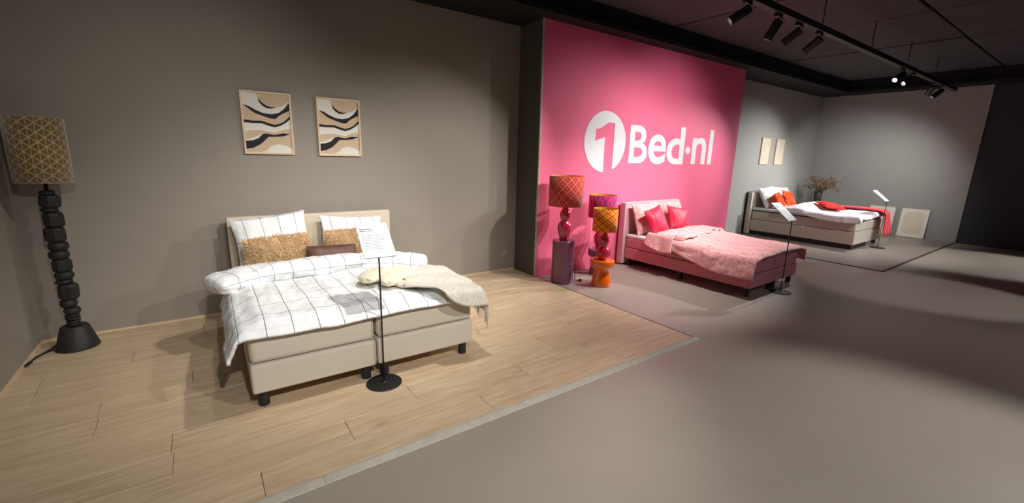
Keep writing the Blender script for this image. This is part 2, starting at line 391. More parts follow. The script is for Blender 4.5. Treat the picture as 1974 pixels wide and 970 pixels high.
# oak laminate: every plank its own piece
wf = struct('floor_wood', MB().box(XL, XP, YF+.03, YB, .0005, .004).mesh('floor_wood', False), 'darkstrip', None, 'oak laminate floor under the checked bed')
PW, PL = .203, 1.28
nrow = int(math.ceil((YB-YF-.03)/PW))
pm = {}
for r in range(nrow):
    y0 = YF+.032+r*PW; y1 = min(y0+PW, YB-.005)
    if y1-y0 < .02: continue
    x = XL - ((r*0.43 + (r % 3)*.21) % 1)*PL
    while x < XP-.012:
        a, b = max(x, XL+.002), min(x+PL, XP-.014)
        if b-a > .04:
            key = (round(b-a, 3), round(y1-y0, 3))
            if key not in pm: pm[key] = rbox('plank', 0, key[0]-.0022, 0, key[1]-.0016, 0, .0105, .0012, 1)
            p = link('plank', pm[key], 'wood', wf); p.location = (a, y0, .004)
        x += PL
# edge profile of the platform: shallow ramp strip, dark joint on the right
prof = [(YF-.022, .0005), (YF-.020, .003), (YF+.012, .015), (YF+.022, .0172), (YF+.031, .0166), (YF+.031, .0005)]
segs = [XL, .35, 2.0, XP+.02]
for k in range(3):
    mb = MB(); n = len(prof)
    mb.add([(segs[k]+.0008, y, z) for y, z in prof]+[(segs[k+1]-.0008, y, z) for y, z in prof],
           [(i, (i+1) % n, n+(i+1) % n, n+i) for i in range(n)]+[tuple(range(n))[::-1], tuple(range(n, 2*n))])
    struct('trim_%d' % (3+k), mb.mesh('trim', False), 'strip', None, ['pale edge profile of the oak floor, nearest length', 'pale edge profile of the oak floor, middle length', 'pale edge profile of the oak floor, length ending at the corner'][k])
struct('trim_6', MB().box(XP-.013, XP, YF+.03, YK-.005, .0005, .0135).mesh('t', False), 'darkstrip', None, 'dark joint strip along the right edge of the oak floor')
struct('baseboard_back', MB().box(XL+.014, XP-.013, YB-.014, YB, .0145, .03).mesh('b', False), 'oakframe', None, 'slim oak beading along the taupe back wall')
struct('baseboard_left', MB().box(XL, XL+.014, YF+.03, YB, .0145, .03).mesh('b', False), 'oakframe', None, 'slim oak beading along the taupe side wall')
# third bay: thin vinyl with dark joint
struct('floor_vinyl', MB().box(8.36, XR, YE+.02, YB, .0005, .006).mesh('f', False), 'vinyl', None, 'brownish grey vinyl floor under the farthest bed')
struct('trim_7', MB().box(8.34, XR, YE-.01, YE+.02, .0005, .009).mesh('t', False), 'darkstrip', None, 'dark strip along the front of the vinyl floor')
struct('trim_8', MB().box(8.33, 8.36, YE-.01, YB, .0005, .009).mesh('t', False), 'darkstrip', None, 'dark strip along the side of the vinyl floor')

# ------------------------------------------------------------------ lettering on the pink wall
lg = thing('wall_logo', 'white circled numeral and lettering on the pink wall', 'sign', T(0, 0, 0))
YLT = YK-.004
def flat_poly(pts, y0, y1):
    bm = bmesh.new(); vs = [bm.verts.new((x, y0, z)) for x, z in pts]; f = bm.faces.new(vs)
    r = bmesh.ops.extrude_face_region(bm, geom=[f]); bmesh.ops.translate(bm, vec=(0, y1-y0, 0), verts=[g for g in r['geom'] if isinstance(g, bmesh.types.BMVert)])
    bmesh.ops.recalc_face_normals(bm, faces=bm.faces); bmesh.ops.triangulate(bm, faces=[q for q in bm.faces if len(q.verts) > 4])
    me = bpy.data.meshes.new('poly'); bm.to_mesh(me); bm.free(); return me
ccx, ccz, cr = 4.727, 1.806, .418
aR = math.atan2(1.424-ccz, 4.894-ccx); aL = math.atan2(1.388-ccz, 4.711-ccx)
if aL < 0: aL += 2*PI
pts = [(ccx+cr*math.cos(aR+(aL-aR)*i/72), ccz+cr*math.sin(aR+(aL-aR)*i/72)) for i in range(73)]
pts += [(4.706, 1.87), (4.514, 1.815), (4.522, 1.972), (4.60, 1.985), (4.69, 2.03), (4.762, 2.072), (4.893, 2.074)]
link('emblem', flat_poly(pts, YLT, YK+.001), 'logo', lg)
def letter(ch, x0, x1, z0, z1, off=.018):
    cu = bpy.data.curves.new('ch', 'FONT'); cu.body = ch; cu.size = 1; cu.offset = off; cu.resolution_u = 6
    ob = bpy.data.objects.new('tmp', cu); COL.objects.link(ob)
    dg = bpy.context.evaluated_depsgraph_get(); me = bpy.data.meshes.new_from_object(ob.evaluated_get(dg))
    bpy.data.objects.remove(ob)
    xs_ = [v.co.x for v in me.vertices]; ys_ = [v.co.y for v in me.vertices]
    ax, bx, ay, by = min(xs_), max(xs_), min(ys_), max(ys_)
    bm = bmesh.new(); bm.from_mesh(me)
    for v in bm.verts: v.co = Vector((x0+(v.co.x-ax)/(bx-ax)*(x1-x0), 0, z0+(v.co.y-ay)/(by-ay)*(z1-z0)))
    bmesh.ops.remove_doubles(bm, verts=bm.verts, dist=1e-5)
    r = bmesh.ops.extrude_face_region(bm, geom=list(bm.faces)); bmesh.ops.translate(bm, vec=(0, .005, 0), verts=[g for g in r['geom'] if isinstance(g, bmesh.types.BMVert)])
    bmesh.ops.recalc_face_normals(bm, faces=bm.faces)
    me.materials.clear(); bm.to_mesh(me); bm.free()
    for p in me.polygons: p.use_smooth = False
    return me
for ch, x0, x1, z0, z1 in [('B', 5.236, 5.655, 1.518, 2.071), ('e', 5.68, 6.12, 1.508, 1.962), ('d', 6.14, 6.605, 1.511, 2.104), ('n', 6.83, 7.247, 1.518, 1.96), ('l', 7.325, 7.446, 1.518, 2.104)]:
    p = link('letter', letter(ch, x0, x1, z0, z1), 'logo', lg); p.location = (0, YLT, 0)
mb = [(6.714+.068*math.cos(2*PI*i/28), 1.739+.062*math.sin(2*PI*i/28)) for i in range(28)]
link('dot', flat_poly(mb, YLT, YK+.001), 'logo', lg)

# ------------------------------------------------------------------ framed art
def frame_mesh(w, h, fwid, d):
    mb = MB()
    o_ = [(-w/2, 0), (w/2, 0), (w/2, h), (-w/2, h)]; i_ = [(-w/2+fwid, fwid), (w/2-fwid, fwid), (w/2-fwid, h-fwid), (-w/2+fwid, h-fwid)]
    vs = []
    for y in (-d, 0): vs += [(x, y, z) for x, z in o_] + [(x, y, z) for x, z in i_]
    fs = []
    for k in range(4):
        n = (k+1) % 4
        fs += [(k, n, 4+n, 4+k), (8+k, 8+4+k, 8+4+n, 8+n), (k, 8+k, 8+n, n), (4+k, 4+n, 12+n, 12+k)]
    mb.add(vs, fs); return mb.mesh('frame', False)
ART = dict(
 sun=('tan', [(0.32,.965),(.958,.965),(.962,.893),(.877,.818),(.748,.774),(.625,.763),(.507,.782),(.396,.84),(.347,.907)]),
 crescent=('inkblack', [(.345,.90),(.415,.833),(.507,.782),(.606,.765),(.70,.767),(.604,.742),(.505,.742),(.42,.782),(.366,.835)]),
 slope=('tan', [(.04,.765),(.132,.73),(.257,.658),(.41,.618),(.566,.581),(.665,.581),(.755,.644),(.863,.689),(.96,.722),(.96,.637),(.825,.54),(.719,.502),(.625,.486),(.517,.509),(.38,.54),(.205,.535),(.04,.546)]),
 band=('inkblack', [(.04,.785),(.156,.761),(.283,.707),(.434,.661),(.594,.654),(.738,.682),(.849,.747),(.96,.855),(.96,.728),(.863,.689),(.755,.644),(.665,.581),(.566,.581),(.41,.618),(.257,.658),(.132,.73)]),
 ribbon=('inkblack', [(.04,.546),(.205,.535),(.38,.54),(.517,.509),(.625,.486),(.719,.502),(.825,.54),(.96,.637),(.96,.588),(.866,.525),(.757,.475),(.632,.445),(.512,.464),(.377,.50),(.2,.496),(.04,.50)]),
 dune=('tan', [(.04,.36),(.165,.381),(.363,.389),(.5,.37),(.642,.358),(.771,.405),(.96,.437),(.96,.345),(.785,.347),(.618,.321),(.458,.339),(.356,.323),(.191,.268),(.04,.232)]),
 ridge=('inkblack', [(.04,.211),(.165,.219),(.288,.256),(.375,.325),(.458,.339),(.618,.319),(.785,.352),(.96,.346),(.802,.303),(.634,.289),(.491,.284),(.403,.218),(.316,.158),(.17,.098),(.04,.079)]),
 ground=('tan', [(.04,.07),(.17,.095),(.316,.156),(.403,.215),(.491,.282),(.634,.287),(.802,.301),(.96,.339),(.96,.085),(.847,.146),(.682,.17),(.535,.139),(.425,.061),(.323,.035),(.04,.035)]))
def wave_picture(x, z, w, h, label):
    p = thing('framed_picture', label, 'picture', T(x, YB-.001, z), 'wave prints over the checked bed')
    link('frame', frame_mesh(w, h, .016, .024), 'oakframe', p)
    pr = link('print', MB().box(-w/2+.012, w/2-.012, -.012, -.002, .012, h-.012).mesh('print', False), 'offwhite', p)
    for k, (n, (mt, poly)) in enumerate(ART.items()):
        me = flat_poly([((a-.5)*w, b*h) for a, b in poly], -.0125-.0003*(1 if mt == 'inkblack' else 0), -.0118)
        link('painted_'+n, me, mt, pr)
    return p
wave_picture(.588, 1.541, .424, .572, 'left framed print of black and tan waves above the checked bed')
wave_picture(1.242, 1.537, .428, .574, 'right framed print of black and tan waves above the checked bed')
for x, lb in ((10.37, 'left small beige print in pale frame on the far grey wall'), (11.042, 'right small beige print in pale frame on the far grey wall')):
    p = thing('framed_picture', lb, 'picture', T(x, YB-.001, 1.527), 'beige prints over the far bed')
    link('frame', frame_mesh(.415, .574, .015, .022), 'oakframe', p)
    link('print', MB().box(-.195, .195, -.014, -.002, .012, .562).mesh('print', False), 'beigeprint', p)
    mb = MB()
    for k in range(5): mb.tube([(-.15+.075*k+.02*math.sin(t*1.3+k), -.0145, .06+.045*t) for t in range(11)], .002, 5)
    link('drawn_lines', mb.mesh('drawn_lines'), 'tan', p)
def blob(w, h, e=4):
    return [(math.copysign(abs(math.cos(a))**(2/e), math.cos(a))*w/2, math.copysign(abs(math.sin(a))**(2/e), math.sin(a))*h/2) for a in [2*PI*i/40 for i in range(40)]]
for y, lb in ((2.66, 'pale print with sand square leaning on the wall, nearer the charcoal wall'), (3.245, 'pale print with sand square leaning on the wall, partly behind the red throw')):
    mw = Matrix.Translation((XR-.085, y, .009)) @ Matrix.Rotation(-PI/2, 4, 'Z') @ Matrix.Rotation(-.11, 4, 'X')
    p = thing('leaning_picture', lb, 'picture', mw, 'prints leaning on the side wall')
    link('frame', frame_mesh(.48, .645, .010, .02), 'oakframe', p)
    link('print', MB().box(-.232, .232, -.016, -.002, .008, .637).mesh('print', False), 'palewhite', p)
    link('sand_square', flat_poly([(a, b+.325) for a, b in blob(.36, .50, 5)], -.0165, -.0158), 'sand', p)

# ------------------------------------------------------------------ pillows and cloth
def pillow_mesh(w, h, t, seed=0, wr=.01, n=26, corner=.07, sag=0, pw=2.4):
    mb = MB(); vs = []; uvs = []; idx = {}
    def pos(a, b, side):
        x = a*w/2*(1-corner*(1-b*b)); y = b*h/2*(1-corner*(1-a*a))
        e = max(0, (1-abs(a)**pw)*(1-abs(b)**pw))
        z = side*t/2*e**.55
        k = nz(x*7+seed, y*7, side*2+seed*.3)*wr*2*min(1, e*4) + nz(x*18+seed, y*4, side*3+seed)*wr*min(1, e*4)
        edge = (1-min(1, e*3))*wr*.8*nz(a*9+seed, b*9, 5)
        return (x+edge, y+sag*(a*a-.3)+edge, z+side*k)
    fs = []
    for side in (1, -1):
        for j in range(n+1):
            for i in range(n+1):
                a, b = -1+2*i/n, -1+2*j/n; a = math.sin(a*PI/2); b = math.sin(b*PI/2)
                bd = i in (0, n) or j in (0, n); key = (i, j, 0 if bd else side)
                if key not in idx:
                    idx[key] = len(vs); vs.append(pos(a, b, 0 if bd else side)); uvs.append((a*w/2, b*h/2))
        g = lambda i, j: idx[(i, j, 0 if (i in (0, n) or j in (0, n)) else side)]
        for j in range(n):
            for i in range(n):
                q = (g(i, j), g(i+1, j), g(i+1, j+1), g(i, j+1)); fs.append(q if side > 0 else q[::-1])
    mb.add(vs, fs, uvs); return mb.mesh('pillow')
def stand(bed, u, v, z, tilt=68, roll=0, yaw=0):
    return bed @ Matrix.Translation((u, v, z)) @ Matrix.Rotation(math.radians(yaw), 4, 'Z') @ Matrix.Rotation(math.radians(tilt), 4, 'X') @ Matrix.Rotation(math.radians(roll), 4, 'Z')
def pillow(name, label, cat, bed, pose, size, mat, group=None, piping=None, **kw):
    o = link(name, pillow_mesh(*size, **kw), mat); o.matrix_world = stand(bed, *pose); tag(o, label, cat, group)
    if piping:
        w_, h_, t_ = size; c = kw.get('corner', .07); k = []
        for i in range(81):
            a = 8*i/80
            if a < 2: p = (-1+a, -1)
            elif a < 4: p = (1, -1+a-2)
            elif a < 6: p = (1-(a-4), 1)
            else: p = (-1, 1-(a-6))
            k.append((p[0]*w_/2*(1-c*(1-p[1]**2)), p[1]*h_/2*(1-c*(1-p[0]**2)), 0))
        link('piping', MB().tube(k, .004, 6, False).mesh('piping'), piping, o)
    return o
def fold_edge(e, r=.07, A=1.45):
    """arc length e past an edge -> (outward, drop)"""
    if e <= 0: return 0.0, 0.0
    th = e/r
    if th < A: return r*math.sin(th), r*(1-math.cos(th))
    return r*math.sin(A)+(e-r*A)*math.cos(A), r*(1-math.cos(A))+(e-r*A)*math.sin(A)
def duvet_mesh(hw, zt, sL, sR, t0, t1, puff, uv0=(0, 0), nu=110, nv=110, seed=0, wr=.012, r=.07, A=1.45, skew=None, hemwave=.02):
    """cloth over a bed: s across from -hw-sL to hw+sR, t along from t0 (negative hangs over the foot) to t1"""
    def fn(a, b):
        s = -hw-sL+(2*hw+sL+sR)*a; t = t0+(t1-t0)*b
        if skew: s, t = skew(s, t)
        ou, du = fold_edge(abs(s)-hw, r, A); ov, dv = fold_edge(-t, r, A)
        u = max(-hw, min(hw, s)) + math.copysign(ou, s); v = max(0, t) - ov
        d = max(du, dv)+.45*min(du, dv)
        z = zt + puff(max(-hw, min(hw, s)), max(0, t)) - d
        k = wr*(nz(s*3.2+t*2+seed, t*2.2-s, seed)+.7*nz(s*9+seed, t*3.5+s*3, seed+4)+.35*nz(s*20+seed, t*9, seed+8))
        hang = min(1, d/.08)
        z += k*(1-hang*.7)
        g = hemwave*hang*(nz(t*5+seed, s*1.5, 3)+.5*nz(t*13, s*3, seed))
        u += math.copysign((k+g)*min(1, du/.06), s) if du > 0 else 0
        v -= (k+hemwave*hang*nz(s*6+seed, t, 9))*min(1, dv/.05) if dv > 0 else 0
        return (u, v, z)
    uvf = lambda a, b: (-hw-sL+(2*hw+sL+sR)*a+uv0[0], t0+(t1-t0)*b+uv0[1])
    return MB().grid(fn, nu, nv, uvf).mesh('duvet')
def solid(o, th, off=-1):
    m_ = o.modifiers.new('thickness', 'SOLIDIFY'); m_.thickness = th; m_.offset = off
    return o
def roll_mesh(axis, ra, rb, nu=90, nv=30, seed=0, wr=.012, uvs=0, cut=None):
    """puffy folded roll along the path axis(t)->(u,v,z); ra half width, rb half height"""
    def fn(a, b):
        t = a; ph = 2*PI*b
        p = Vector(axis(t)); q = Vector(axis(min(1, t+.01)))-Vector(axis(max(0, t-.01))); q.z = 0; q.normalize(); side = Vector((q.y, -q.x, 0))
        e = max(0, 1-abs(2*t-1)**24)**.5
        cx, cz = math.cos(ph), math.sin(ph)
        sx = math.copysign(abs(cx)**.8, cx)*ra*(.55+.45*e); sz = math.copysign(abs(cz)**.8, cz)*rb*e
        k = 1+wr/rb*(nz(t*9+seed, cx*2, cz*2)+.6*nz(t*22+seed, cx*2+4, cz*2))
        r_ = p+side*sx*k+Vector((0, 0, sz*k)); return tuple(r_)
    L0 = (Vector(axis(1))-Vector(axis(0))).length; ax0 = axis(0)[0]
    return MB().grid(fn, nu, nv, lambda a, b: (axis(a)[0]+uvs, (b-.75)*.8+.37)).mesh('roll', merge=False)
def bed_legs(parent, pts, z1, r=.032):
    me = MB().lathe([(0, z1), (r, z1), (r, .004), (r*.9, 0), (0, 0)], 20).mesh('leg', merge=True)
    for x, y in pts:
        l = link('leg', me, 'leg', parent); l.location = (x, y, 0); autosmooth(l)

# ------------------------------------------------------------------ bed 1 : checked bedding
B1 = T(.893, 2.83, .0145, -.0154)
b1 = thing('boxspring_bed', 'beige upholstered double bed with white checked bedding', 'bed', B1)
HW = .765
for sx in (-1, 1):
    x0, x1 = (-HW, -.006) if sx < 0 else (.006, HW)
    bs = link('bed_base', rbox('bed_base', x0, x1, 0, 1.87, .108, .296, .016), 'base1', b1)
    mt = link('mattress', rbox('mattress', x0+.004, x1-.004, .012, 1.87, .30, .50, .035, 4), 'base1', b1)
    link('piping', MB().tube([(x0+.012, .03, .309), (x1-.012, .03, .309)], .0045, 6).mesh('piping'), 'base1', mt)
    cx = (x0+x1)/2
    bed_legs(bs, [(x0+.06, .07), (x1-.06, .07), (x0+.06, 1.8), (x1-.06, 1.8)], .108)
link('headboard', rbox('headboard', -.762, .762, 1.875, 1.955, .06, .95, .012), 'head1', b1)

def curve(ps, a):
    x = a*(len(ps)-1); i = min(len(ps)-2, int(x)); f = x-i
    p0, p1, p2, p3 = [Vector(ps[max(0, min(len(ps)-1, k))]) for k in (i-1, i, i+1, i+2)]
    return .5*((2*p1)+(p2-p0)*f+(2*p0-5*p1+4*p2-p3)*f*f+(3*p1-p0-3*p2+p3)*f**3)
def puff1(s, t):
    return .035*min(1, (HW+.02-abs(s))/.1)*min(1, t/.08+.2) + .012*math.sin(t*4.5)+.008*math.sin(s*5)
def skew1(s, t): return s, t
dv = thing('duvet', 'white duvet with thin black grid lines on the beige bed', 'duvet', B1)
solid(link('cover', duvet_mesh(HW, .522, .20, .05, -.075, 1.2, puff1, (0, .08), 170, 150, 3.0, .017, .07, 1.2), 'check', dv), .022)
AX1 = [(-.925, .98, .565), (-.62, 1.12, .585), (-.31, 1.15, .585), (0, 1.18, .585), (.40, 1.11, .585), (.79, .93, .555)]
ax1 = lambda t: tuple(curve(AX1, t))
link('turned_back_edge', roll_mesh(ax1, .16, .070, 120, 34, 2.0, .013), 'check', dv)

pillow('pillow', 'white grid-checked pillow on the left of the beige headboard', 'pillow', B1, (-.41, 1.735, .757, 72, 6, 0), (.64, .455, .17), 'check', 'checked pillows', seed=1, wr=.010)
pillow('pillow', 'white grid-checked pillow on the right of the beige headboard, behind the sign sheet', 'pillow', B1, (.315, 1.735, .727, 72, -4, 2), (.62, .41, .17), 'check', 'checked pillows', seed=5, wr=.012)
def fur_strands(me, n, length, seed):
    rnd = random.Random(seed); ps = [p for p in me.polygons]; ar = [p.area for p in ps]
    mb = MB()
    for p in rnd.choices(ps, ar, k=n):
        vs = [me.vertices[i].co for i in p.vertices]; a, b = rnd.random(), rnd.random()
        c = vs[0].lerp(vs[1], a).lerp(vs[3 if len(vs) > 3 else 2].lerp(vs[2], a), b)
        nn = p.normal.copy()
        if nn.z < -.25: continue
        fl = Vector((nz(c.x*9, c.y*9, seed), nz(c.x*9+20, c.y*9, seed)-.35, 0))
        d1 = (nn*.75+fl*.9+Vector([rnd.uniform(-.35, .35) for _ in range(3)])).normalized()
        d2 = (d1*.6+fl*.9+Vector((0, -.3, -.15))+Vector([rnd.uniform(-.3, .3) for _ in range(3)])).normalized()
        ln = length*rnd.uniform(.6, 1.15); r0 = .0021
        q0, q1 = c, c+d1*ln*.5; q2 = q1+d2*ln*.5
        s1 = d1.orthogonal().normalized(); s2 = d1.cross(s1)
        vv = []
        for q, r in ((q0, r0), (q1, r0*.8)):
            for k in range(3): vv.append(q+s1*(r*math.cos(2.094*k))+s2*(r*math.sin(2.094*k)))
        vv.append(q2)
        mb.add(vv, [(0, 1, 4, 3), (1, 2, 5, 4), (2, 0, 3, 5), (3, 4, 6), (4, 5, 6), (5, 3, 6)])
    return mb.mesh('fur')
def fur_cushion(label, pose, size, seed):
    o = thing('fur_cushion', label, 'cushion', stand(B1, *pose), 'shaggy fur cushions')
    me = pillow_mesh(*size, seed=seed, wr=.008, corner=.03); link('core', me, 'fur', o)
    f = link('fur', fur_strands(me, 9000, .042, seed), 'fur', o); tag(f, kind='stuff')
fur_cushion('shaggy caramel fur cushion in front of the left checked pillow', (-.395, 1.535, .665, 74, 2, 3), (.54, .28, .13), 3)
fur_cushion('shaggy caramel fur cushion in front of the right checked pillow', (.265, 1.545, .685, 74, 0, 0), (.52, .27, .13), 9)
pillow('cushion', 'dark brown leather cushion between the two fur cushions', 'cushion', B1, (.045, 1.425, .61, 66, -2, 0), (.44, .19, .08), 'leather', None, 'leather', seed=8, wr=.004, corner=.03)

# throw over the right foot corner
th = thing('throw_blanket', 'oatmeal knitted throw bunched on the checked duvet and hanging off the corner', 'blanket', B1)
FRONT = [(.27, .15), (.39, .02), (.55, -.15), (.74, -.20), (.98, -.14)]
BACK = [(.33, .30), (.47, .50), (.60, .62), (.71, .60), (.80, .50)]
def throw_fn(a, b):
    # a: from the knot (0) out to the hem (1); b: across from the front edge (0) to the back edge (1)
    p = curve(FRONT, a).lerp(curve(BACK, a), b)
    ou, du = fold_edge(p.x-HW+.02, .04, 1.5); ov, dv_ = fold_edge(-p.y-.03, .05, 1.35)
    u = min(p.x, HW-.02)+ou; v = max(p.y, -.03)-ov
    fold = (.016*math.sin(b*13+a*3)+.008*math.sin(b*29+a*5))*(1.1-.7*a)+.010*nz(a*6, b*8, 1)
    d = max(du, dv_)+.5*min(du, dv_)
    z = .597+.02*math.sin(b*3.1)*(1-a)-d
    if du > .03: u += .010*math.sin(b*16+2)+.006
    return (u+.010*min(1, du/.03), v-.04*min(1, dv_/.015), z+fold*(1 if d < .03 else .3))
solid(link('drape', MB().grid(throw_fn, 60, 48, lambda a, b: (a*.8, b*.6)).mesh('drape'), 'knit', th), .012, 1)
mb = MB()
for k in range(26):
    b = .01+.50*k/25; p = Vector(throw_fn(1, b)); s = random.uniform(-.012, .012)
    mb.tube([p+Vector((0, 0, .01)), p+Vector((.002+s*.4, s*.5, -.045)), p+Vector((s, s, -.085+random.uniform(-.02, .02)))], [.0028, .0024, .0016], 5)
link('fringe', mb.mesh('fringe'), 'knit', th)
mb = MB()
def lobe(c, ra, rb, rc, rot, flute=0, seed=0):
    R = Matrix.Rotation(rot, 3, 'Z')
    def fn(a, b):
        th_, ph = 2*PI*a, PI*(b-.5)
        k = 1+flute*math.cos(ph*7+1)*abs(math.cos(th_*.5))+.05*nz(math.cos(th_)*2+seed, math.sin(th_)*2, ph*2)
        return tuple(Vector(c)+R @ Vector((ra*math.cos(ph)*math.cos(th_)*k, rb*math.sin(ph)*k, rc*math.cos(ph)*math.sin(th_)*k)))
    mb.grid(fn, 36, 24)
lobe((.135, .46, .632), .105, .15, .044, -.75, .09, 1)
lobe((.215, .30, .632), .085, .12, .044, -.55, .06, 2)
lobe((.335, .47, .626), .13, .16, .042, -.6, .08, 3)
link('bunched_end', mb.mesh('bunched_end', merge=True), 'cream', th)
mb = MB(); lobe((.285, .225, .604), .055, .06, .026, -.4, .10, 4); link('knot', mb.mesh('knot', merge=True), 'knit', th)

# ------------------------------------------------------------------ sign stands
def sign_stand(x, y, z0, yaw, label, rich):
    o = thing('sign_stand', label, 'sign stand', T(x, y, z0, yaw), 'sign stands at the bed feet')
    e = link('base', MB().lathe([(0, 0), (.116, 0), (.12, .003), (.12, .006), (.117, .009), (.02, .011), (.012, .02), (0, .02)], 48).mesh('base', merge=True), 'black', o); autosmooth(e)
    link('pole', MB().tube([(0, 0, .018), (0, 0, .86), (0, .006, .905)], .0055, 12).mesh('pole'), 'black', o)
    R = Matrix.Translation((.012, -.005, .905)) @ Matrix.Rotation(math.radians(40), 4, 'X')
    def part(name, mb, mat, par):
        me = mb.mesh(name, False); me.transform(R); return link(name, me, mat, par)
    pl = part('backing_plate', MB().box(-.106, .106, 0, .302, -.004, -.0015), 'black', o)
    sh = part('sheet', MB().box(-.105, .105, .002, .30, -.0015, .0), 'paper', o)
    ln = MB(); dk = MB(); r = random.Random(4)
    for k in range(11 if rich else 7):
        yy = .20-.013*k; w_ = r.uniform(.09, .165)
        x0 = -.088
        while x0 < -.088+w_:
            ww = r.uniform(.008, .028); ln.box(x0, min(x0+ww, -.088+w_), yy, yy+.0035, 0, .0004); x0 += ww+.004
    part('printed_lines', ln, 'inklight', sh)
    for q, (yy, words) in enumerate([(.243, [.078]), (.226, [.04, .042])]):
        x0 = -.088
        for wd in words:
            c = 0
            while c < wd-.004:
                hh = r.choice([.007, .007, .0095]); dk.box(x0+c, x0+c+.0048, yy, yy+hh, 0, .0005); c += .0066
            x0 += wd+.009
    part('printed_heading', dk, 'ink', sh)
    return o
sign_stand(.907, 2.757, .0145, -.06, 'black sign stand with white sheet at the foot of the checked bed', True)
sign_stand(5.80, 2.285, 0, -.02, 'black sign stand with sheet at the foot of the pink bed', False)
sign_stand(10.647, 2.625, .006, -.02, 'black sign stand with sheet at the foot of the farthest bed', False)

# ------------------------------------------------------------------ tall floor lamp
fl = thing('floor_lamp', 'tall black turned-wood floor lamp with gold patterned velvet shade', 'lamp', T(-.925, 4.605, .0145))
e = link('base', MB().lathe([(0, 0), (.128, 0), (.132, .006), (.086, .172), (.078, .182), (0, .184)], 40).mesh('base', merge=True), 'blackwood', fl); autosmooth(e)
z = .184
beads = [(.044, .022, 0), (.043, .020, 0), (.046, .020, 0), (.045, .022, 0), (.050, .050, .006), (.050, .058, -.008), (.060, .115, .006), (.052, .03, -.006), (.056, .055, 0), (.060, .088, .002), (.058, .06, -.004), (.058, .06, .004), (.060, .10, -.003), (.061, .10, .005), (.05, .03, -.008), (.06, .085, .002), (.046, .028, 0)]
rnd = random.Random(5)
BS = (1.238-.184)/sum(h for r, h, d in beads)
for k, (r, h, dx) in enumerate(beads):
    h *= BS
    bev = min(h*.32, .016)
    pr_ = [(0, 0), (r*.72, 0), (r*.9, bev*.5), (r, bev*1.2), (r*1.01, h*.5), (r, h-bev*1.2), (r*.9, h-bev*.5), (r*.72, h), (0, h)]
    e = link('turned_bead', MB().lathe(pr_, 8 if k > 5 and h > .07 else 20).mesh('turned_bead', not (k > 5 and h > .07), merge=True), 'blackwood', fl)
    e.location = (dx, rnd.uniform(-.003, .003), z); e.rotation_euler = (rnd.uniform(-.05, .05), rnd.uniform(-.06, .06), rnd.random()*3); z += h
link('pole', MB().tube([(0, 0, .17), (0, 0, 1.42)], .012, 12).mesh('pole'), 'black', fl)
SR, Z0, Z1 = .158, 1.30, 1.752
sh = link('lamp_shade', MB().lathe([(SR, Z0), (SR, Z1)], 64).mesh('lamp_shade'), 'shadeF', fl); solid(sh, .003, 1)
link('shade_lining', MB().lathe([(SR-.004, Z0), (SR-.004, Z1)], 64).mesh('shade_lining'), 'gold', sh)
for zz in (Z0, Z1): link('shade_ring', MB().tube([(SR*math.cos(2*PI*i/48), SR*math.sin(2*PI*i/48), zz) for i in range(49)], .003, 6, False).mesh('shade_ring'), 'shadeF', sh)
mb = MB()
for a in range(3): mb.tube([(0, 0, 1.41), (SR*math.cos(a*2.094), SR*math.sin(a*2.094), 1.41)], .002, 5)
link('shade_wire', mb.mesh('shade_wire'), 'black', sh)
cp = [(-1.0, 4.53, .022), (-1.06, 4.60, .02), (-1.10, 4.56, .024), (-1.13, 4.50, .022), (-1.155, 4.43, .02), (-1.165, 4.36, .025), (-1.15, 4.33, .03), (-1.135, 4.37, .035), (-1.14, 4.45, .032), (-1.11, 4.54, .03), (-1.08, 4.66, .022), (-1.06, 4.74, .03), (-1.03, 4.70, .04), (-1.07, 4.60, .035), (-1.12, 4.52, .03)]
def smooth(pts, n=6):
    out = []; P = [Vector(p) for p in pts]
    for i in range(len(P)-1):
        p0, p1, p2, p3 = P[max(0, i-1)], P[i], P[i+1], P[min(len(P)-1, i+2)]
        for k in range(n):
            t = k/n; out.append(.5*((2*p1)+(p2-p0)*t+(2*p0-5*p1+4*p2-p3)*t*t+(3*p1-p0-3*p2+p3)*t**3))
    return out+[P[-1]]
o = link('power_cable', MB().tube(smooth(cp), .0045, 8).mesh('power_cable'), 'black'); tag(o, 'tangle of black cable on the oak floor behind the tall lamp', 'cable')

# ------------------------------------------------------------------ plinths, stools and table lamps
o = thing('plinth', 'tall plum lacquered round plinth under the largest patterned lamp', 'plinth', T(3.705, 4.04, 0))
e = link('body', MB().lathe([(0, 0), (.138, 0), (.141, .004), (.141, .548), (.138, .552), (0, .552)], 48).mesh('body', merge=True), 'purple', o); autosmooth(e)
stoolp = [(0, 0), (.126, 0), (.131, .006), (.124, .05), (.106, .12), (.090, .185), (.086, .215), (.092, .225), (.128, .238), (.150, .258), (.155, .275), (.155, .325), (.150, .337), (.138, .341), (.135, .336), (0, .334)]
o = thing('stool', 'glossy orange mushroom-shaped stool in front of the pink wall', 'stool', T(4.045, 3.675, 0))
e = link('body', MB().lathe(stoolp, 48).mesh('body', merge=True), 'orange', o); autosmooth(e, 50)
o = thing('stool', 'plum mushroom-shaped stool half hidden behind the orange one', 'stool', T(4.405, 4.07, 0))
e = link('body', MB().lathe([(r, z*1.06) for r, z in stoolp], 48).mesh('body', merge=True), 'purple', o); autosmooth(e, 50)
